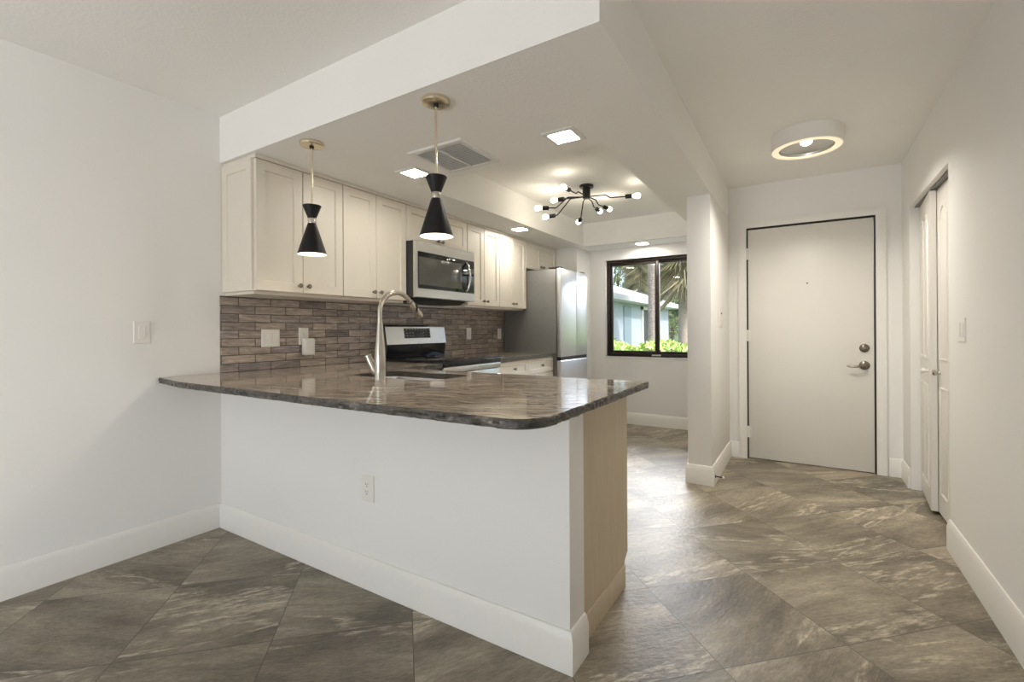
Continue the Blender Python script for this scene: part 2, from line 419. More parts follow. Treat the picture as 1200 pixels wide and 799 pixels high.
# ------------------------------------------------------------------ kitchen window, added patio door and added side window
def frame_bars(b, x0, x1, z0, z1, t_, y0, y1, bev=.003):
    b.box(x0, x0+t_, y0, y1, z0, z1, bev).box(x1-t_, x1, y0, y1, z0, z1, bev)
    b.box(x0+t_, x1-t_, y0, y1, z0, z0+t_, bev).box(x0+t_, x1-t_, y0, y1, z1-t_, z1, bev)
win = thing('window_1', 'dark bronze sliding kitchen window on the far wall', 'window', ((WX0+WX1)/2, YW+.1, WZ0), kind='structure')
b = B(); frame_bars(b, WX0, WX1, WZ0, WZ1, .035, YW+.05, YW+.14); b.done('window_frame', MAT['bronze'], win)
xm = (WX0+WX1)/2
for (xa, xb, ya) in ((WX0+.03, xm+.03, YW+.07), (xm-.03, WX1-.03, YW+.10)):
    b = B(); frame_bars(b, xa, xb, WZ0+.03, WZ1-.03, .042 if xa < 1 else .036, ya, ya+.028); sa = b.done('sash', MAT['bronze'], win)
    B().box(xa+.03, xb-.03, ya+.011, ya+.017, WZ0+.06, WZ1-.06).done('pane', MAT['glass'], sa)
B().box(xm-.055, xm+.055, YW+.045, YW+.07, WZ0+.012, WZ0+.030, .003).done('latch', MAT['plastic'], win, label='pale latch on the bottom rail')
struct(B().box(WX0-.004, WX1+.004, YW-.012, YW+.05, WZ0-.018, WZ0, .004), 'trim_1', MAT['trim'], 'white sill below the kitchen window')
pd = thing('added_window_2', 'added white framed sliding glass door, unseen behind the camera', 'window', (1.6, -5.08, 0), kind='structure')  # unseen door, added so that fill light can come in
b = B(); frame_bars(b, .1, 3.1, 0, 2.1, .05, -5.13, -5.03); b.box(1.57, 1.63, -5.11, -5.05, .05, 2.05); b.done('window_frame', MAT['trim'], pd)
B().box(.15, 1.57, -5.085, -5.079, .05, 2.05).done('pane', MAT['glass'], pd)
B().box(1.63, 3.05, -5.085, -5.079, .05, 2.05).done('pane', MAT['glass'], pd)

sw = thing('added_window_3', 'added white framed side window, unseen behind the camera', 'window', (XR+.06, -3.55, .65), kind='structure')  # invented opening out of view, added to bring in side light
b = B()
for y0_, y1_, z0_, z1_ in ((-4.55, -4.5, .65, 2.05), (-2.6, -2.55, .65, 2.05), (-3.575, -3.525, .70, 2.0), (-4.5, -2.6, .65, .70), (-4.5, -2.6, 2.0, 2.05)): b.box(XR+.03, XR+.10, y0_, y1_, z0_, z1_)
b.done('window_frame', MAT['trim'], sw)
B().box(XR+.06, XR+.066, -4.5, -3.575, .70, 2.0).done('pane', MAT['glass'], sw)
B().box(XR+.06, XR+.066, -3.525, -2.6, .70, 2.0).done('pane', MAT['glass'], sw)

# ------------------------------------------------------------------ entry door
d1 = thing('door_1', 'flat white entry door with lever handle and deadbolt', 'door', ((DX0+DX1)/2, YD, 0), kind='structure')
b = B()
cw, ct = .065, .018
prof = [(0, 0), (0, -.010), (.012, -.014), (.045, -.018), (cw, -.018), (cw, 0)]   # distance outward from the opening, depth
def casing(b, x0, x1, z1, y, prof):
    rings = []
    for (px, pz, sx, sz) in ((x0, 0, -1, 0), (x0, z1, -1, 1), (x1, z1, 1, 1), (x1, 0, 1, 0)):
        rings.append([(px+sx*o_, y+d_, pz+sz*o_) for o_, d_ in prof])
    b.loft(rings)
casing(b, DX0, DX1, DZ1, YD, prof)
b.done('door_frame', MAT['trim'], d1)
b = B(); b.box(DX0, DX0+.008, YD+.0, YD+.14, 0, DZ1).box(DX1-.008, DX1, YD, YD+.14, 0, DZ1).box(DX0, DX1, YD, YD+.14, DZ1-.008, DZ1)
b.box(DX0, DX1, YD+.06, YD+.14, 0, .012); b.done('jamb', MAT['gap'], d1, label='jamb coloured dark for the shaded gap round the slab')  # dark jamb colour stands in for shade in the gap
slab = B().box(DX0+.012, DX1-.013, YD+.006, YD+.05, .008, DZ1-.016, .002).done('slab', MAT['door'], d1)
for z in (1.83, 1.10, .24):
    b = B(); b.tube([(DX0+.008, YD-.006, z-.05), (DX0+.008, YD-.006, z+.05)], .008, 10).box(DX0+.006, DX0+.03, YD+.003, YD+.008, z-.05, z+.05)
    b.done('hinge', MAT['trim'], d1)
hx = 3.362
b = B(); b.lathe([(.001, 0), (.034, 0), (.034, .006), (.028, .014), (.020, .02), (.001, .021)], (hx, YD+.006, 1.0), (0, -1, 0), 28)
b.box(hx-.006, hx+.006, YD-.028, YD-.012, .985, 1.015, .003); b.done('deadbolt', MAT['darknickel'], d1)
b = B(); b.lathe([(.001, 0), (.036, 0), (.036, .006), (.030, .012), (.012, .018), (.012, .05), (.001, .052)], (hx, YD+.006, .862), (0, -1, 0), 28)
b.tube([(hx, YD-.040, .862), (hx-.03, YD-.044, .860), (hx-.06, YD-.046, .853), (hx-.09, YD-.045, .851), (hx-.118, YD-.040, .857)], [.010, .010, .009, .008, .006], 12)
b.done('lever_handle', MAT['darknickel'], d1)
B().box(DX1-.012, DX1-.002, YD-.004, YD+.004, .83, .89, .001).done('strike_plate', MAT['blackmetal'], d1)
B().lathe([(.001, 0), (.008, 0), (.007, .004), (.001, .004)], (2.976, YD+.007, 1.545), (0, -1, 0), 16).done('peephole', MAT['darknickel'], d1)

# ------------------------------------------------------------------ closet bifold doors
def outline(u0, u1, v0, v1, d, arch=0.0, n=10):
    pts = [(u0+d, v0+d), (u1-d, v0+d)]
    if arch:
        for i in range(n+1):
            t_ = i/n; u = (u1-d)+(u0-u1+2*d)*t_
            pts.append((u, v1-d-arch+arch*math.sin(PI*t_)**1.2))
    else: pts += [(u1-d, v1-d), (u0+d, v1-d)]
    return pts
def raised(b, mp, u0, u1, v0, v1, w0, arch=0.0):
    prof = [(0, -.001), (.004, .006), (.012, .007), (.017, -.001), (.020, .0005), (.023, .0005), (.048, .009), (.052, .009)]
    b.loft([[mp(u, v, w0+h_) for u, v in outline(u0, u1, v0, v1, d_, arch)] for d_, h_ in prof], True, False, True)
d2 = thing('door_2', 'white two-leaf bifold closet door with moulded panels in the right wall', 'door', (XR+.05, (CY0+CY1)/2, 0), kind='structure')
B().box(XR+.028, XR+.105, CY0, CY1, CZ1-.009, CZ1-.001).done('track', MAT['fridge_side'], d2, label='grey track above the leaves')
def leaf(hinge, end, knob_t):
    hx_, hy_ = hinge; ex, ey = end
    L_ = math.hypot(ex-hx_, ey-hy_); du = Vector(((ex-hx_)/L_, (ey-hy_)/L_, 0)); nn = Vector((du.y, -du.x, 0))
    if nn.x > 0: nn = -nn
    mp = lambda u, v, w_: Vector((hx_, hy_, 0)) + du*u + nn*w_ + Vector((0, 0, v))
    b = B(); b.prism([(0, .02), (L_, .02), (L_, CZ1-.014), (0, CZ1-.014)], mp, -.032, 0)
    for (v0, v1, ar) in ((.14, .80, 0), (.96, CZ1-.13, .07)):
        raised(b, mp, .085, L_/2-.018, v0, v1, 0, ar); raised(b, mp, L_/2+.018, L_-.085, v0, v1, 0, ar)
    o = b.done('leaf', MAT['door'], d2)
    kb = B(); q = mp(knob_t*L_, .885, 0)
    kb.lathe([(.001, 0), (.012, 0), (.008, .006), (.008, .012), (.017, .022), (.018, .030), (.012, .037), (.001, .038)], q, nn, 20)
    kb.done('knob', MAT['nickel'] if knob_t < .5 else MAT['trim'], o)
leaf((XR+.055, CY1-.006), (XR+.022, 2.42), .80)
leaf((XR+.058, 2.437), (XR+.058, CY0+.006), .12)

# ------------------------------------------------------------------ backsplash
struct(B().box(0, .008, -.004, 3.06, .914, 1.374), 'wall_backsplash', MAT['backsplash'], 'grey-brown stone-look subway tile backsplash')
struct(B().box(0, .345, .02, 3.76, 2.142, ZS-.002), 'trim_2', MAT['cab'], 'cream filler strip between wall cabinets and ceiling')

# ------------------------------------------------------------------ cabinets
def shaker(b, mp, u0, u1, v0, v1, w0, th=.020, fr=.055, rec=.008):
    R = lambda d: [(u0+d, v0+d), (u1-d, v0+d), (u1-d, v1-d), (u0+d, v1-d)]
    prof = [(0, w0), (0, w0+th-.002), (.002, w0+th), (fr, w0+th), (fr+.004, w0+th-rec), (fr+.006, w0+th-rec)]
    b.loft([[mp(u, v, w_) for u, v in R(d)] for d, w_ in prof])
def knob_on(mp, u, v, w0, parent):
    p = Vector(mp(u, v, w0)); n = (Vector(mp(u, v, w0+1))-p)
    B().lathe([(.001, 0), (.007, 0), (.0055, .004), (.0055, .012), (.013, .018), (.0145, .023), (.011, .029), (.001, .031)], p, n, 18).done('knob', MAT['darknickel'], parent)
mpL = lambda u, v, w_: (w_, u, v)          # on the left wall: u = y, v = z, out = x
def wall_cabinet(y0, y1, z0, z1, split, label, side=False, knob_v=None, xf=.345):
    t = thing('wall_cabinet', label, 'cabinet', (.0, (y0+y1)/2, z0), 'cream wall cabinets')
    B().box(.0005, xf-.022, y0, y1, z0, z1).done('carcass', MAT['cab'], t)
    kv = knob_v or z0+.045
    edges = [y0, split, y1]
    for k in (0, 1):
        b = B(); shaker(b, mpL, edges[k]+.002, edges[k+1]-.002, z0+.002, z1-.003, xf-.0215)
        dr = b.done('door', MAT['cab'], t)
        knob_on(mpL, split+(-.030 if k == 0 else .030), kv, xf-.0015, dr)
    if side:
        b = B(); shaker(b, lambda u, v, w_: (u, y0-w_, v), .004, xf-.024, z0+.0, z1, 0, .014)
        b.done('end_panel', MAT['cab'], t)
    return t
ZB, ZT = 1.392, 2.141
wall_cabinet(.021, .610, ZB, ZT, .315, 'cream wall cabinet with panelled end, nearest the dining wall behind the left pendant', True)
wall_cabinet(.612, 1.197, ZB, ZT, .897, 'cream two-door wall cabinet directly left of the microwave')
wall_cabinet(1.199, 1.966, 1.86, ZT, 1.582, 'short cream wall cabinet above the microwave')
wall_cabinet(1.968, 2.500, ZB, ZT, 2.240, 'cream two-door wall cabinet directly right of the microwave')
wall_cabinet(2.502, 3.035, ZB, ZT, 2.768, 'cream two-door wall cabinet touching the refrigerator, over the far counter')
wall_cabinet(3.037, 3.760, 1.845, ZT, 3.390, 'short cream wall cabinet above the refrigerator')
struct(B().box(0.0, .305, .03, 1.197, 1.3745, 1.3915).box(0.0, .305, 1.968, 3.03, 1.3745, 1.3915), 'trim_3', MAT['cab'], 'cream underside rail of the wall cabinets')

# peninsula base cabinet, its doors facing the kitchen
XE = 2.262
bc = thing('base_cabinet', 'cream base cabinet behind the half wall, its plain side panel at the peninsula end', 'cabinet', (1.45, .4, 0), 'base cabinets')
prof = [(.1225, .0), (.618, .0), (.618, .112), (.662, .142), (.662, .8835), (.1225, .8835)]
b = B(); b.prism(prof, lambda u, v, w_: (w_, u, v), XE-.018, XE)
sp = b.done('side_panel', MAT['cabwood'], bc, label='plain tan side panel')
B().box(XE, XE+.006, .124, .616, .0, .100, .002).done('base_trim', MAT['cabwood'], bc)
B().box(.70, XE-.018, .60, .615, 0, .11).done('toe_kick', MAT['cabwood'], bc)
B().box(.70, XE-.018, .124, .640, .12, .136).done('bottom_panel', MAT['cab'], bc)
mpK = lambda u, v, w_: (u, .64+w_, v)
b = B()
for u0_, u1_, v0_, v1_ in ((.70, XE-.018, .137, .16), (.70, XE-.018, .85, .8835), (.70, .73, .16, .85), (XE-.05, XE-.018, .16, .85)): b.box(u0_, u1_, .622, .640, v0_, v1_)
b.done('face_frame', MAT['cab'], bc)
dd = (XE-.02-.71)/4
for k in range(4):
    b = B(); shaker(b, mpK, .71+k*dd+.002, .71+(k+1)*dd-.002, .145, .876, .0005)
    dr = b.done('door', MAT['cab'], bc); knob_on(mpK, .71+(k+(.85 if k % 2 == 0 else .15))*dd, .82, .0205, dr)

def base_cab(y0, y1, label, xf=.675):
    t = thing('base_cabinet', label, 'cabinet', (.3, (y0+y1)/2, 0), 'base cabinets')
    B().box(.0005, xf-.022, y0, y1, .10, .8835).done('carcass', MAT['cab'], t)
    B().box(.06, xf-.08, y0, y1, .0005, .10).done('toe_kick', MAT['cabwood'], t)
    b = B(); shaker(b, mpL, y0+.003, y1-.003, .725, .872, xf-.0215, fr=.04); dr = b.done('drawer', MAT['cab'], t)
    knob_on(mpL, (y0+y1)/2, .80, xf-.0015, dr)
    ym = (y0+y1)/2
    for k, (a, c) in enumerate(((y0, ym), (ym, y1))):
        b = B(); shaker(b, mpL, a+.003, c-.003, .11, .715, xf-.0215); dr = b.done('door', MAT['cab'], t)
        knob_on(mpL, ym+(-.03 if k == 0 else .03), .66, xf-.0015, dr)
base_cab(.705, 1.196, 'cream corner base cabinet between peninsula and range')
base_cab(1.970, 2.498, 'cream base cabinet with drawer directly right of the range')
base_cab(2.500, 3.032, 'cream base cabinet with drawer beside the refrigerator')

# ------------------------------------------------------------------ granite counters
def slab(name, outer, hole, rough_edges, z0, z1, label):
    """outer outline (list of x, y), optional hole; rough_edges(i) tells where the edge is chiselled"""
    b = B(); bm = b.bm; n = len(outer)
    cx = sum(p[0] for p in outer)/n
    nor = []
    for i in range(n):
        a = Vector(outer[i-1]); c = Vector(outer[(i+1) % n]); t_ = (c-a).normalized(); nor.append(Vector((t_.y, -t_.x)))
    levels = [(z1, 0), (z1-.003, .002), (z1-.010, .004), (z1-.018, .002), (z0+.004, .003), (z0, -.002)]
    rows = []
    for li, (z, o_) in enumerate(levels):
        row = []
        for i, p in enumerate(outer):
            j = random.uniform(-.0035, .0035) if rough_edges(p) and li else (random.uniform(-.0015, .0015) if rough_edges(p) else 0)
            q = Vector(p) + (nor[i]*(o_+j) if rough_edges(p) else Vector((0, 0)))
            row.append(bm.verts.new((q.x, q.y, z)))
        rows.append(row)
    side = []
    for a, c in zip(rows[:-1], rows[1:]):
        for i in range(n):
            j = (i+1) % n; side.append(bm.faces.new((a[i], a[j], c[j], c[i])))
    for f in side: f.material_index = 1
    hv = []
    for z in ((z1, z0) if hole else ()): hv.append([bm.verts.new((x, y, z)) for x, y in hole])
    if hole:
        m = len(hole)
        for i in range(m):
            f = bm.faces.new((hv[0][i], hv[0][(i+1) % m], hv[1][(i+1) % m], hv[1][i])); f.material_index = 1
    for k, row in ((0, rows[0]), (1, rows[-1])):
        es = [bm.edges.get((row[i], row[(i+1) % n])) for i in range(n)]
        if hole: es += [bm.edges.get((hv[k][i], hv[k][(i+1) % len(hole)])) for i in range(len(hole))]
        bmesh.ops.triangle_fill(bm, use_beauty=True, edges=es)
    o = b.done(name, MAT['granite'], sharp=25); o.data.materials.append(MAT['granite_edge'])
    return tag(o, label, 'countertop', 'granite countertops')
def line(a, c, step=.012):
    n = max(1, int(math.hypot(c[0]-a[0], c[1]-a[1])/step))
    return [(a[0]+(c[0]-a[0])*i/n, a[1]+(c[1]-a[1])*i/n) for i in range(n)]
def rrect(x0, x1, y0, y1, r, n=8):
    out = []
    for cx, cy, a0 in ((x1-r, y0+r, -PI/2), (x1-r, y1-r, 0), (x0+r, y1-r, PI/2), (x0+r, y0+r, PI)):
        out += [(cx+r*math.cos(a0+PI/2*i/n), cy+r*math.sin(a0+PI/2*i/n)) for i in range(n+1)]
    return out
XC, YF, RC = 2.345, -.352, .11
outer = line((.0005, -.315), (.35, YF-.012)) + line((.35, YF-.012), (1.5, YF-.012)) + line((1.5, YF-.012), (XC-RC, YF))
outer += [(XC-RC+RC*math.sin(PI/2*i/10), YF+RC-RC*math.cos(PI/2*i/10)) for i in range(10)]
outer += line((XC, YF+RC), (XC-.012, .765)) + [(XC-.012, .765), (.705, .765), (.705, 1.197), (.0005, 1.197)]
SX0, SX1, SY0, SY1 = .79, 1.42, .275, .604
rough = lambda p: (p[1] < .76 and p[0] > .002)
slab('countertop', outer, rrect(SX0, SX1, SY0, SY1, .07), rough, .884, .914, 'large brown veined granite countertop on the peninsula, with sink cutout and rounded corner')
slab('countertop', [(.0005, 1.968), (.702, 1.968), (.702, 3.035), (.0005, 3.035)], None, lambda p: False, .884, .914, 'short brown granite countertop between range and refrigerator')

# ------------------------------------------------------------------ sink and faucet
sk = thing('kitchen_sink', 'stainless undermount sink set in the peninsula counter', 'sink', ((SX0+SX1)/2, (SY0+SY1)/2, .69))
b = B()
rg = lambda d, z, r: [(x, y, z) for x, y in rrect(SX0+d, SX1-d, SY0+d, SY1-d, r)]
b.loft([rg(-.015, .8835, .085), rg(-.004, .8835, .072), rg(0, .875, .07), rg(.004, .72, .066), rg(.03, .695, .05), rg(.08, .690, .02)], True, False, True)
b.done('basin', MAT['steel'], sk, recalc=True)
B().lathe([(.001, .001), (.03, .001), (.042, .004), (.045, .0015)], ((SX0+SX1)/2, (SY0+SY1)/2, .6905), seg=24).done('drain', MAT['darknickel'], sk)
fx, fy = 1.15, .195
fa = thing('kitchen_faucet', 'tall brushed nickel gooseneck faucet behind the sink', 'faucet', (fx, fy, .914))
B().lathe([(.001, 0), (.030, 0), (.030, .004), (.028, .012), (.0275, .06), (.0285, .10), (.0265, .15), (.021, .20), (.0165, .25), (.0140, .285), (.001, .285)], (fx, fy, .9142), seg=28).done('body', MAT['nickel'], fa)
pts = [(fx, fy, 1.18), (fx, fy, 1.235)]
R_ = .118; zc = 1.252
for i in range(13):
    a = PI - i*(PI*.80)/12
    pts.append((fx, fy+R_+R_*math.cos(a), zc+R_*math.sin(a)*.90))
B().tube(pts, .0125, 16).done('spout', MAT['nickel'], fa)
e = Vector(pts[-1]); tdir = (Vector(pts[-1])-Vector(pts[-2])).normalized()
b = B(); b.lathe([(.001, -.004), (.0145, -.004), (.0155, .0), (.017, .03), (.020, .085), (.021, .105), (.018, .110), (.001, .110)], e, tdir, 22)
sh = b.done('spray_head', MAT['nickel'], fa)
b = B(); q = e + tdir*.045 + Vector((.017, 0, .0)); b.box(q.x-.003, q.x+.004, q.y-.007, q.y+.007, q.z-.024, q.z+.024, .003); b.done('spray_button', MAT['darkplastic'], sh)
b = B(); b.lathe([(.0148, 0), (.016, 0), (.016, .004), (.0148, .004)], e-tdir*.002, tdir, 20); b.done('collar', MAT['darkplastic'], sh)
b = B()
b.tube([(fx-.014, fy-.004, .958), (fx-.032, fy-.010, .962)], .017, 16)
b.tube([(fx-.020, fy-.008, .938), (fx-.032, fy-.013, .966), (fx-.046, fy-.019, 1.000), (fx-.056, fy-.024, 1.026)], [.012, .0155, .0170, .0165], 16)
b.lathe([(.001, 0), (.0165, 0), (.0175, .003), (.0165, .012), (.001, .014)], (fx-.0565, fy-.0242, 1.0262), (-.36, -.16, .92), 16); b.done('handle', MAT['nickel'], fa)

# ------------------------------------------------------------------ range
rg_ = thing('range', 'stainless electric range with black glass cooktop between the base cabinets', 'stove', (.35, 1.582, 0))
Y0, Y1 = 1.203, 1.962
B().box(.02, .672, Y0, Y1, .09, .8845).box(.06, .62, Y0+.02, Y1-.02, .001, .09).done('body', MAT['darkplastic'], rg_)
B().box(.085, .714, Y0-.003, Y1+.003, .8850, .932, .006).done('cooktop', MAT['blackglass'], rg_)
b = B()
for (cx, cy, r) in ((.52, 1.39, .10), (.52, 1.78, .085), (.25, 1.39, .075), (.25, 1.78, .10)):
    b = B(); b.lathe([(r-.003, .9322), (r-.003, .9326), (r, .9326), (r, .9322)], (cx, cy, 0), seg=40, cap0=False, cap1=False)
    b.done('burner_ring', MAT['fridge_side'], rg_)
B().box(.6725, .708, Y0, Y1, .838, .8845, .004).done('control_lip', MAT['steel'], rg_)
dr = B().box(.6725, .700, Y0+.003, Y1-.003, .28, .834, .006).done('oven_door', MAT['steel'], rg_)
B().box(.6995, .703, Y0+.10, Y1-.10, .40, .72, .002).done('oven_window', MAT['blackglass'], dr)
b = B(); b.tube([(.735, Y0+.06, .785), (.735, Y1-.06, .785)], .012, 14)
for yy in (Y0+.09, Y1-.09): b.tube([(.699, yy, .785), (.735, yy, .785)], .009, 10)
b.done('oven_handle', MAT['steel'], dr)
B().box(.672, .700, Y0+.003, Y1-.003, .10, .272, .006).done('drawer', MAT['steel'], rg_)
# backguard: leaning steel panel over a glossy black riser
prof = [(.012, .933), (.075, .933), (.088, 1.045), (.012, 1.045)]
b = B(); b.prism(prof, lambda u, v, w_: (u, w_, v), Y0+.004, Y1-.004); b.done('riser', MAT['blackglass'], rg_)
prof = [(.012, 1.046), (.098, 1.046), (.074, 1.192), (.060, 1.206), (.012, 1.210)]
b = B(); b.prism(prof, lambda u, v, w_: (u, w_, v), Y0+.018, Y1-.004); bgd = b.done('backguard', MAT['steel'], rg_)
b = B(); b.prism([(.012, .934), (.092, .934), (.101, 1.045), (.076, 1.195), (.062, 1.212), (.012, 1.214)], lambda u, v, w_: (u, w_, v), Y0, Y0+.0175)
b.done('end_cap', MAT['darkplastic'], bgd)
sl = lambda y, z, o_: (.098-.024*(z-1.046)/.146+o_, y, z)
b = B(); b.loft([[sl(1.43, 1.095, 0), sl(1.75, 1.095, 0), sl(1.75, 1.180, 0), sl(1.43, 1.180, 0)], [sl(1.43, 1.095, .002), sl(1.75, 1.095, .002), sl(1.75, 1.180, .002), sl(1.43, 1.180, .002)]])
disp = b.done('display', MAT['blackglass'], bgd)
mark = plain('pale_print', (.30, .30, .30), .5)
for r_ in range(3):
    for c in range(9):
        if 3 <= c <= 5 and r_ < 2: continue
        y = 1.455+c*.034; z = 1.112+r_*.026
        b = B(); b.loft([[sl(y, z, .0022), sl(y+.016, z, .0022), sl(y+.016, z+.006, .0022), sl(y, z+.006, .0022)], [sl(y, z, .0028), sl(y+.016, z, .0028), sl(y+.016, z+.006, .0028), sl(y, z+.006, .0028)]])
        b.done('button', mark, disp)

# ------------------------------------------------------------------ microwave
mw = thing('microwave', 'stainless over-the-range microwave under the short cabinet', 'microwave', (.2, 1.582, 1.42))
MY0, MY1, MZ0, MZ1 = 1.202, 1.963, 1.418, 1.857
B().box(.012, .407, MY0, MY1, MZ0, MZ1, .003).done('body', MAT['darkplastic'], mw)
b = B(); R = lambda a, z_a, z_b, c, x: [(x, a, z_a), (x, c, z_a), (x, c, z_b), (x, a, z_b)]
GY0, GY1, GZ0, GZ1 = MY0+.028, MY1-.006, 1.488, 1.776
b.loft([R(MY0, MZ0, MZ1, MY1, .408), R(MY0, MZ0, MZ1, MY1, .426), R(MY0+.004, MZ0+.004, MZ1-.004, MY1-.004, .430), R(GY0, GZ0, GZ1, GY1, .430), R(GY0+.002, GZ0+.002, GZ1-.002, GY1-.002, .427)], True, True, True)
fr_ = b.done('front_panel', MAT['steel'], mw)
dg = B().box(.4265, .4315, GY0+.003, GY1-.003, GZ0+.003, GZ1-.003, .001).done('door_glass', MAT['blackglass'], mw)
B().box(.431, .4325, GY0+.012, 1.775, 1.518, 1.735, .0005).done('window', MAT['mwglass'], dg)
b = B(); hy = 1.838
b.tube([(.430, hy, 1.50)]+[(.430+.045*math.sin(PI*(.08+.84*i/10)), hy, 1.50+.255*i/10) for i in range(1, 10)]+[(.430, hy, 1.757)], [.008]+[.0105]*9+[.008], 14)
b.done('door_handle', MAT['steel'], mw)
b = B(); b.prism([(.03, MZ0-.001), (.37, MZ0-.001), (.30, MZ0-.032), (.08, MZ0-.032)], lambda u, v, w_: (u, w_, v), MY0+.05, MY1-.05); b.done('underside_grille', MAT['darkplastic'], mw)

# ------------------------------------------------------------------ refrigerator
fg = thing('refrigerator', 'stainless french-door refrigerator with grey sides at the far end of the kitchen', 'refrigerator', (.38, 3.41, 0))
FY0, FY1 = 3.052, 3.755
B().box(.03, .700, FY0, FY1, .03, 1.815, .004).done('body', MAT['fridge_side'], fg)
b = B()
for yy in (FY0+.05, FY1-.09):
    for xx in (.08, .62): B().box(xx, xx+.04, yy, yy+.04, .0005, .031).done('foot', MAT['darkplastic'], fg)
fsm = 3.452
for (a, c) in ((FY0+.002, fsm-.003), (fsm+.003, FY1-.002)):
    dr = B().box(.704, .760, a, c, .868, 1.822, .008, 3).done('door', MAT['fridge_steel'], fg)
B().box(.704, .752, FY0+.006, FY1-.006, .832, .8665).done('handle_recess', MAT['darkplastic'], fg)
B().box(.704, .760, FY0+.002, FY1-.002, .10, .830, .008, 3).done('freezer_drawer', MAT['fridge_steel'], fg)
b = B()
for yy in (FY0+.02, FY1-.10): B().box(.60, .74, yy, yy+.08, 1.8225, 1.838, .003).done('hinge_cover', MAT['darkplastic'], fg)

# ------------------------------------------------------------------ outlets and switches
def plate(name, label, cat, mp, wd, ht, devices, group='white outlets and switches', mat='plastic'):
    """mp(u, v, w): centre of the plate at 0, 0; out of the wall = w"""
    o0 = Vector(mp(0, 0, 0)); t = thing(name, label, cat, o0, group)
    R = lambda d: [(-wd/2+d, -ht/2+d), (wd/2-d, -ht/2+d), (wd/2-d, ht/2-d), (-wd/2+d, ht/2-d)]
    b = B(); b.loft([[mp(u, v, w_) for u, v in R(d)] for d, w_ in ((0, .0003), (0, .003), (.003, .006), (.004, .006))]); b.done('plate', MAT[mat], t)
    for (u, kind) in devices:
        b = B()
        R2 = lambda a, c, d: [(u-a+d, -c+d), (u+a-d, -c+d), (u+a-d, c-d), (u-a+d, c-d)]
        if kind == 'rocker':
            b.loft([[mp(x, y, w_) for x, y in R2(.0165, .033, d)] for d, w_ in ((0, .0062), (0, .0075), (.001, .009))]); b.done('rocker', MAT['trim'], t)
        elif kind == 'dimmer':
            b.loft([[mp(x, y, w_) for x, y in R2(.0165, .033, d)] for d, w_ in ((0, .0062), (0, .0075), (.001, .009))]); rk = b.done('rocker', MAT['trim'], t)
            b = B(); b.loft([[mp(x, y, w_) for x, y in [(u+.009, -.02), (u+.013, -.02), (u+.013, .025), (u+.009, .025)]] for w_ in (.009, .0115)]); b.done('slider', MAT['vent'], rk)
        elif kind == 'outlet':
            b.loft([[mp(x, y, w_) for x, y in R2(.0165, .033, d)] for d, w_ in ((0, .0062), (0, .0075), (.001, .008))]); ob_ = b.done('receptacle', MAT['trim'], t)
            b = B()
            for s_ in (-.017, .017):
                for du_, hh in ((-.006, .005), (.006, .004)):
                    b.loft([[mp(x, y, w_) for x, y in [(u+du_-.001, s_-hh+.003), (u+du_+.001, s_-hh+.003), (u+du_+.001, s_+hh+.003), (u+du_-.001, s_+hh+.003)]] for w_ in (.0079, .0083)])
                b.loft([[mp(u+.0028*math.cos(k*PI/4), s_-.008+.0028*math.sin(k*PI/4), w_) for k in range(8)] for w_ in (.0079, .0083)])
            b.done('slots', MAT['gap'], ob_)
    return t
onL = lambda y, z, x=.008: (lambda u, v, w_: (x+w_, y+u, z+v))
onR = lambda y, z, x=XR: (lambda u, v, w_: (x-w_, y-u, z+v))
onF = lambda x, z, y: (lambda u, v, w_: (x+u, y-w_, z+v))
plate('light_switch', 'white dimmer switch on the dining wall left of the backsplash', 'switch', onL(-.392, 1.158, 0), .075, .118, [(0, 'dimmer')])
plate('light_switch', 'double white switch plate on the tile, leftmost on the backsplash', 'switch', onL(.304, 1.116), .122, .114, [(-.023, 'rocker'), (.023, 'rocker')])
plate('wall_outlet', 'white outlet on the tile holding a plugged-in white adapter', 'outlet', onL(.540, 1.125), .074, .118, [(0, 'outlet')])
plate('wall_outlet', 'white outlet on the tile right of the range', 'outlet', onL(2.425, 1.125), .074, .118, [(0, 'outlet')])
plate('wall_outlet', 'white outlet on the tile touching the refrigerator side', 'outlet', onL(2.995, 1.118), .074, .118, [(0, 'outlet')])
plate('wall_outlet', 'white outlet on the front of the peninsula half wall', 'outlet', onF(1.284, .451, 0), .082, .120, [(0, 'outlet')])
plate('light_switch', 'double white switch plate on the right hall wall beside the closet', 'switch', onR(1.60, 1.150), .118, .116, [(-.023, 'rocker'), (.023, 'rocker')])
plate('light_switch', 'small white switch beside the refrigerator on the lit wall return', 'switch', onL(4.10, 1.10, .62), .074, .118, [(0, 'rocker')])
ic = plate('wall_chime', 'small white wall plate with a dark button on the divider wall near the entry door', 'wall plate', onL(2.72, 1.255, 2.37), .16, .165, [])
B().lathe([(.001, 0), (.008, 0), (.007, .006), (.001, .007)], (2.3762, 2.72, 1.288), (1, 0, 0), 14).done('button', MAT['darknickel'], ic)
B().box(2.3762, 2.3805, 2.655, 2.785, 1.19, 1.21, .001).done('grille', MAT['vent'], ic)
ad = thing('plug_in_adapter', 'rounded white plug-in adapter on the backsplash outlet', 'adapter', (.017, .560, 1.06))
B().box(.0172, .062, .515, .600, .992, 1.112, .014, 4).done('shell', MAT['plastic'], ad)
B().box(.0622, .0632, .53, .585, 1.085, 1.09).done('seam', MAT['vent'], ad)
ds = thing('door_stop', 'small dark door stop with a white tip on the divider baseboard', 'door stop', (2.386, 2.315, .062))
b = B(); b.lathe([(.001, 0), (.011, 0), (.011, .004), (.005, .006), (.005, .05), (.001, .05)], (2.3862, 2.315, .062), (1, 0, 0), 14); b.done('rod', MAT['blackmetal'], ds)
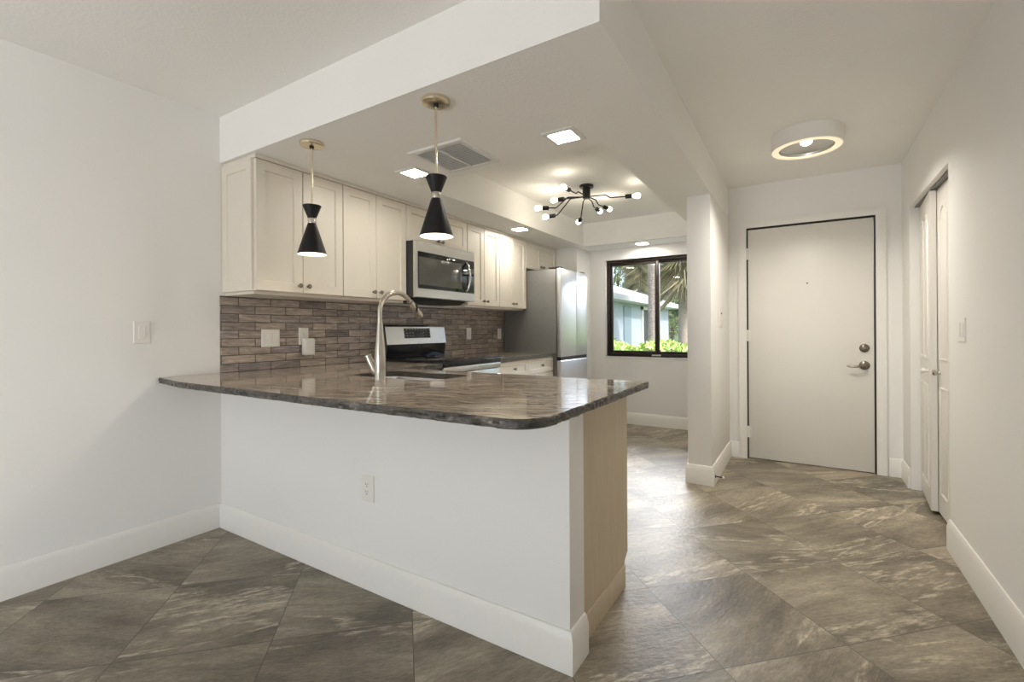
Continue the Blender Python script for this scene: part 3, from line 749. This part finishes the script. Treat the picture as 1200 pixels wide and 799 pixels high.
B().lathe([(.001, .048), (.008, .048), (.009, .058), (.006, .064), (.001, .064)], (2.3862, 2.315, .062), (1, 0, 0), 14).done('tip', MAT['plastic'], ds, label='white rubber tip')

# ------------------------------------------------------------------ ceiling lights and vent
def led(x, y, label):
    t = thing('recessed_light', label, 'ceiling light', (x, y, ZS), 'square recessed kitchen lights')
    R = lambda h_, z: [(x-h_, y-h_, z), (x+h_, y-h_, z), (x+h_, y+h_, z), (x-h_, y+h_, z)]
    b = B(); b.loft([R(.088, ZS-.0005), R(.088, ZS-.005), R(.080, ZS-.009), R(.064, ZS-.009), R(.061, ZS-.004)], True, True, False); b.done('trim_frame', MAT['vent'], t)
    B().box(x-.0605, x+.0605, y-.0605, y+.0605, ZS-.0045, ZS-.001).done('diffuser', MAT['led'], t)
led(1.905, .755, 'lit square recessed light right of the air vent, nearest the hall')
led(.860, .752, 'lit square recessed light left of the air vent, near the pendants')
led(.560, 2.545, 'lit square recessed light above the wall cabinets past the microwave')
led(1.352, 3.99, 'lit square recessed light just in front of the kitchen window')
vt = thing('air_vent', 'white louvred air vent in the dropped kitchen ceiling behind the right pendant', 'vent', (1.245, .68, ZS))
VX0, VX1, VY0, VY1 = 1.055, 1.440, .482, .875
Rv = lambda d, z: [(VX0+d, VY0+d, z), (VX1-d, VY0+d, z), (VX1-d, VY1-d, z), (VX0+d, VY1-d, z)]
b = B(); b.loft([Rv(0, ZS-.0005), Rv(0, ZS-.003), Rv(.006, ZS-.010), Rv(.034, ZS-.010), Rv(.036, ZS-.003)], True, False, False); b.done('frame', MAT['vent'], vt)
B().box(VX0+.03, VX1-.03, VY0+.03, VY1-.03, ZS-.0025, ZS-.0008).done('backing', MAT['vent_dark'], vt)
xm_ = (VX0+VX1)/2
for bank, (xa, xb) in enumerate(((VX0+.036, xm_-.008), (xm_+.008, VX1-.036))):
    nl = 15
    for k in range(nl):
        y = VY0+.046+k*(VY1-VY0-.092)/(nl-1)
        b = B(); tilt = .006
        b.loft([[(xa, y-tilt, ZS-.010), (xa, y-tilt+.0015, ZS-.011), (xa, y+tilt+.0015, ZS-.0035), (xa, y+tilt, ZS-.003)], [(xb, y-tilt, ZS-.010), (xb, y-tilt+.0015, ZS-.011), (xb, y+tilt+.0015, ZS-.0035), (xb, y+tilt, ZS-.003)]])
        b.done('louvre', MAT['vent'], vt)
B().box(xm_-.007, xm_+.007, VY0+.036, VY1-.036, ZS-.011, ZS-.003).done('divider', MAT['vent'], vt)

# ------------------------------------------------------------------ pendants
def pendant(x, y, label):
    t = thing('pendant_light', label, 'pendant lamp', (x, y, ZS), 'black hourglass pendants')
    B().lathe([(.001, -.0005), (.062, -.0005), (.063, -.004), (.060, -.016), (.052, -.020), (.014, -.021), (.001, -.021)], (x, y, ZS), seg=40).done('canopy', MAT['brass'], t)
    b = B(); b.lathe([(.001, -.0205), (.013, -.0205), (.011, -.030), (.001, -.031)], (x, y, ZS), seg=20); b.done('swivel', MAT['black'], t)
    B().tube([(x, y, ZS-.03), (x, y, 1.822)], .0055, 14).done('rod', MAT['brass'], t)
    # upper cup (open upward) and lower cone (open downward), with a metal band at the waist
    B().lathe([(.001, 1.762), (.021, 1.762), (.047, 1.828), (.0465, 1.830), (.044, 1.828), (.019, 1.770), (.001, 1.770)], (x, y, 0), seg=40).done('upper_cup', MAT['black'], t)
    B().lathe([(.001, 1.7355), (.0205, 1.7355), (.0215, 1.739), (.0215, 1.758), (.0205, 1.7615), (.001, 1.7615)], (x, y, 0), seg=32).done('waist_band', MAT['nickel'], t)
    B().lathe([(.001, 1.735), (.0215, 1.735), (.0735, 1.573), (.0735, 1.570), (.072, 1.570)], (x, y, 0), seg=48, cap1=False).done('shade', MAT['black'], t)
    ln = B().lathe([(.0715, 1.5702), (.0195, 1.731), (.001, 1.731)], (x, y, 0), seg=48, cap0=False).done('shade_lining', MAT['shade_in'], t, label='white inside of the shade')
    B().sphere((x, y, 1.622), .024, 20, 12).done('bulb', MAT['pbulb'], t)
    B().lathe([(.001, 1.73), (.013, 1.73), (.013, 1.644), (.001, 1.643)], (x, y, 0), seg=16).done('socket', MAT['shade_in'], t)
    d = bpy.data.lights.new('pendant_glow', 'POINT'); d.energy = .7; d.color = (1, .86, .66); d.shadow_soft_size = .02
    o = bpy.data.objects.new('pendant_glow', d); COL.objects.link(o); o.location = (0, 0, 1.592-ZS); o.parent = t
pendant(.730, .108, 'black hourglass pendant hanging left, before the first wall cabinet doors')
pendant(1.600, .110, 'black hourglass pendant hanging right, before the microwave')

# ------------------------------------------------------------------ branching ceiling fixture in the tray
CX, CYY = 1.32, 2.43
sp_ = thing('branch_chandelier', 'black branching ceiling lamp with eight lit globe bulbs in the tray', 'chandelier', (CX, CYY, H))
b = B(); b.lathe([(.001, -.0005), (.062, -.0005), (.062, -.018), (.058, -.022), (.001, -.022)], (CX, CYY, H), seg=36); b.done('canopy', MAT['blackmetal'], sp_)
b = B(); b.lathe([(.001, -.0225), (.034, -.0225), (.034, -.112), (.030, -.116), (.001, -.116)], (CX, CYY, H), seg=28); b.done('hub', MAT['blackmetal'], sp_)
BULBS = [(1.301, 1.990, 2.32), (1.000, 2.390, 2.345), (.932, 2.205, 2.245), (.893, 2.431, 2.215), (1.084, 2.78, 2.21), (1.286, 2.849, 2.30), (1.384, 2.852, 2.31), (1.75, 2.561, 2.315)]
for i, q in enumerate(BULBS):
    q = Vector(q); c = Vector((CX, CYY, 0)); dv = Vector((q.x-CX, q.y-CYY, 0)); L_ = dv.length; dv.normalize()
    at = lambda r, z: c + dv*r + Vector((0, 0, z))
    zs = 2.345 - .004*(i % 3); j0 = L_*.38; j1 = j0 + abs(q.z-zs)*.9 + .012; rs_ = L_-.115
    arm = B().tube([at(.035, zs), at(j0-.01, zs), at(j0, zs+(q.z-zs)*.05), at(min(j1, rs_-.03), q.z-(q.z-zs)*.05), at(min(j1, rs_-.03)+.01, q.z), at(rs_, q.z)], .0055, 10).done('arm', MAT['blackmetal'], sp_)
    b = B(); b.lathe([(.001, 0), (.017, 0), (.0185, .004), (.0185, .058), (.016, .060), (.001, .060)], at(rs_, q.z), dv, 20); b.done('socket', MAT['black'], arm)
    b = B(); b.lathe([(.001, .0605), (.012, .0605), (.014, .075), (.0205, .088), (.0228, .100), (.022, .111), (.017, .122), (.009, .127), (.001, .1275)], at(rs_, q.z), dv, 20); b.done('bulb', MAT['bulb'], arm)

# ------------------------------------------------------------------ hall light
hx_, hy_ = 2.972, 2.175
hl = thing('flush_ceiling_light', 'round white drum ceiling light with glowing rim in the entry hall', 'ceiling light', (hx_, hy_, H))
B().lathe([(.001, -.0005), (.200, -.0005), (.200, -.103), (.1965, -.1035), (.1965, -.02), (.001, -.02)], (hx_, hy_, H), seg=64).done('drum', MAT['trim'], hl)
b = B(); b.lathe([(.1963, -.098), (.1963, -.1055), (.160, -.1055), (.156, -.098)], (hx_, hy_, H), seg=64, cap0=False, cap1=False); b.done('glowing_rim', MAT['ring'], hl)
b = B(); b.lathe([(.1555, -.101), (.150, -.085), (.11, -.066), (.055, -.058), (.028, -.057)], (hx_, hy_, H), seg=64, cap0=False, cap1=True); b.done('reflector', MAT['dish'], hl)
b = B(); b.lathe([(.001, -.0575), (.034, -.0575), (.030, -.070), (.018, -.078), (.001, -.080)], (hx_, hy_, H), seg=28); b.done('lamp', MAT['bulb'], hl)
d = bpy.data.lights.new('hall_glow', 'AREA'); d.shape = 'DISK'; d.size = .30; d.energy = HALL_W; d.spread = math.radians(140); d.color = (1, .94, .85)
o = bpy.data.objects.new('hall_glow', d); COL.objects.link(o); o.location = (0, 0, -.112); o.parent = hl

# ------------------------------------------------------------------ outside the window
MAT['lawn'] = plain('lawn', (.10, .17, .05), .9, var=.4, nscale=8)
MAT['stucco'] = plain('pale_blue_stucco', (.44, .51, .585), .8, var=.03, nscale=40, bump=.2)
MAT['roof'] = plain('white_tile_roof', (.80, .80, .79), .6, var=.06, nscale=12)
MAT['shutter'] = plain('grey_blue_shutter', (.25, .33, .39), .6)
MAT['housedark'] = plain('dark_entry_recess', (.05, .05, .055), .5)
MAT['trunk'] = (lambda t: (t.base(t.ramp(t.noise(t.vmath('MULTIPLY', t.coord(), (9, 9, 22)), 2, 5, .7)[0], [(.3, (.22, .165, .125)), (.5, (.48, .39, .32)), (.7, (.68, .58, .50))]), .9), t.bump(t.noise(t.vmath('MULTIPLY', t.coord(), (6, 6, 18)), 2, 4)[0], 1, .03), t.m)[2])(NT('palm_bark'))
MAT['frond'] = plain('olive_palm_frond', (.21, .22, .10), .7, var=.3, nscale=6)
MAT['drybrown'] = plain('dry_palm_frond', (.36, .33, .19), .8, var=.3, nscale=6)
MAT['hedge'] = plain('hedge_leaf', (.25, .36, .08), .45, var=.4, nscale=9)
MAT['tree'] = plain('tree_leaf', (.17, .24, .08), .6, var=.35, nscale=3)
MAT['branch'] = plain('tree_bark', (.14, .11, .08), .9)
struct(B().box(-60, 60, 4.36, 90, -.3, -.12), 'ground', MAT['lawn'], 'lawn outside the kitchen window')

def leaves(b, n, place, size, flat=.0):
    for _ in range(n):
        p = place(); s_ = size*random.uniform(.6, 1.3)
        m = Euler((random.uniform(0, 6.3), random.uniform(0, 6.3), random.uniform(0, 6.3))).to_matrix()
        a, c = m @ Vector((s_, 0, 0)), m @ Vector((0, s_*.45, 0)); k = m @ Vector((0, 0, s_*.12))
        b.quad(p-a, p-c+k, p+a, p+c+k)
hd = thing('hedge', 'bright green clipped hedge below the kitchen window outside', 'hedge', (1.0, 5.7, -.12))
b = B(); b.box(-1.4, 3.2, 5.42, 6.0, -.12, .86, .06); b.done('inner_branches', MAT['branch'], hd)
b = B()
def hp():
    x = random.uniform(-1.5, 3.3); f = random.random()
    if f < .55: return Vector((x, random.uniform(5.30, 5.42), random.uniform(.1, .92)))
    return Vector((x, random.uniform(5.32, 6.1), .88+.05*math.sin(x*7)+random.uniform(-.05, .06)))
leaves(b, 9000, hp, .045); b.done('foliage', MAT['hedge'], hd, recalc=False)

# neighbouring house: long wall facing the window side-on, hipped white roof
nh = thing('neighbour_house', 'pale blue house with white hip roof seen through the kitchen window', 'house', (-9, 22, -.12))
HX, HY0, HY1, HE = -4.4, 8.0, 29.0, 2.62
B().box(-14, HX, HY0, HY1, -.12, HE).done('walls', MAT['stucco'], nh)
ov = .7; b = B(); ez = HE-.0
e0 = [(-14-ov, HY0-ov), (HX+ov, HY0-ov), (HX+ov, HY1+ov), (-14-ov, HY1+ov)]
vb = [b.bm.verts.new((x, y, ez-.18)) for x, y in e0]; ve = [b.bm.verts.new((x, y, ez+.04)) for x, y in e0]
ra, rb = b.bm.verts.new((-9.2, HY0+4.8, ez+2.05)), b.bm.verts.new((-9.2, HY1-4.8, ez+2.05))
for i in range(4): b.bm.faces.new((vb[i], vb[(i+1) % 4], ve[(i+1) % 4], ve[i]))
b.bm.faces.new(vb); b.bm.faces.new((ve[0], ve[1], ra)); b.bm.faces.new((ve[1], ve[2], rb, ra)); b.bm.faces.new((ve[2], ve[3], rb)); b.bm.faces.new((ve[3], ve[0], ra, rb))
b.done('roof', MAT['roof'], nh, sharp=10)
B().box(HX, HX+.05, 20.3, 21.4, .3, 2.3).done('shutter', MAT['shutter'], nh)
B().box(HX, HX+.06, 23.3, 24.5, -.1, 2.2).done('door', MAT['housedark'], nh)  # flat dark panel stands in for shade in the recessed entry
b = B(); b.box(HX, HX+.10, 23.1, 23.3, -.1, 2.35).box(HX, HX+.10, 24.5, 24.7, -.1, 2.35).box(HX, HX+.10, 23.1, 24.7, 2.2, 2.38); b.done('door_surround', MAT['roof'], nh)

# palms: one fan frond built once, copied round each crown
def frond_mesh(droop, length, blade, mat, name):
    b = B(); pts = []
    for i in range(7):
        t_ = i/6; pts.append(Vector((length*t_*math.cos(droop*t_*.6), 0, -length*t_*math.sin(droop*t_*.6))))
    b.tube(pts, [.022]*3+[.016]*4, 6)
    tip = pts[-1]; dirv = (pts[-1]-pts[-2]).normalized()
    for k in range(15):
        a = (k-7)/7*1.15
        dv = Vector((dirv.x*math.cos(a), math.sin(a), dirv.z*math.cos(a))).normalized()
        q0 = tip; q1 = tip+dv*blade*.5+Vector((0, 0, -.05)); q2 = tip+dv*blade+Vector((0, 0, -blade*.42))
        sd = dv.cross(Vector((0, 0, 1))).normalized() if abs(dv.z) < .95 else Vector((0, 1, 0))
        b.quad(q0, q1-sd*.032, q2, q1+sd*.032)
    me_o = b.done(name, mat, recalc=False)
    return me_o
def palm(x, y, crown, label, r=.15, n=46, skirt=26, tilt=0.0, drop=.9):
    t = thing('palm_tree', label, 'palm tree', (x, y, -.12), 'palms outside the window')
    pts = [(x+tilt*i/8, y, -.12+(crown+.12)*i/8) for i in range(9)]
    B().tube(pts, [r*1.25, r*1.08]+[r]*6+[r*.9], 16).done('trunk', MAT['trunk'], t)
    protos = []
    for nm, dr, ln_, bl, mt in (('frond', 1.1, 1.0, .95, 'frond'), ('dry_frond', 1.6, .55, 1.15, 'drybrown')):
        o_ = frond_mesh(dr, ln_, bl, MAT[mt], nm); protos.append(o_)
    for i in range(n+skirt):
        if i < n:
            src = protos[0]; pitch = random.uniform(-.9, .75)
        else:
            src = protos[1]; pitch = random.uniform(.55, 1.0)
        first = i in (0, n)
        c = src if first else src.copy()
        if not first: COL.objects.link(c)
        c.parent = t; c.rotation_euler = (random.uniform(-.3, .3), pitch, i*2.39996)
        c.location = (tilt, 0, crown+.12-(0 if i < n else random.uniform(0, drop)))
    return t
palm(-.32, 10.65, 6.9, 'fan palm with pale ringed trunk directly behind the window mullion', .15, 50, 34)
palm(-1.02, 17.3, 5.9, 'shaggy fan palm with dark trunk seen in the right window pane', .17, 40, 90, drop=2.5)
palm(-7.6, 33.5, 7.6, 'distant fan palm rising behind the white roof', .16, 30, 80, drop=2.6)

def tree(x, y, hgt, rad, n, label, size=.16):
    t = thing('leafy_tree', label, 'tree', (x, y, -.12), 'trees beyond the house')
    b = B(); b.tube([(x, y, -.12), (x+.1, y, hgt*.4), (x, y, hgt*.75)], [.2, .14, .06], 10)
    for k in range(5):
        a = k*1.3; b.tube([(x, y, hgt*(.35+.06*k)), (x+math.cos(a)*rad*.6, y+math.sin(a)*rad*.6, hgt*(.6+.05*k))], [.08, .03], 8)
    b.done('trunk', MAT['branch'], t)
    cl = [(Vector((random.gauss(0, .5), random.gauss(0, .5), random.gauss(0, .32)))*rad, rad*random.uniform(.25, .45)) for _ in range(14)]
    def pl():
        c_, r_ = random.choice(cl); v = Vector((random.gauss(0, 1), random.gauss(0, 1), random.gauss(0, 1))).normalized()*r_*random.uniform(.6, 1)
        return Vector((x, y, hgt*.78)) + c_ + v
    b = B(); leaves(b, n, pl, size); b.done('foliage', MAT['tree'], t, recalc=False)
tree(-12.8, 43.5, 9.0, 4.4, 5600, 'loose-leaved tree showing above the roof at the left window edge')
tree(-3.7, 33.6, 3.4, 1.5, 3800, 'bushy green tree at the right window edge beyond the palm', .14)
tree(-6.9, 40.5, 3.9, 2.3, 3600, 'low shrub-like tree at the far corner of the pale house', .12)
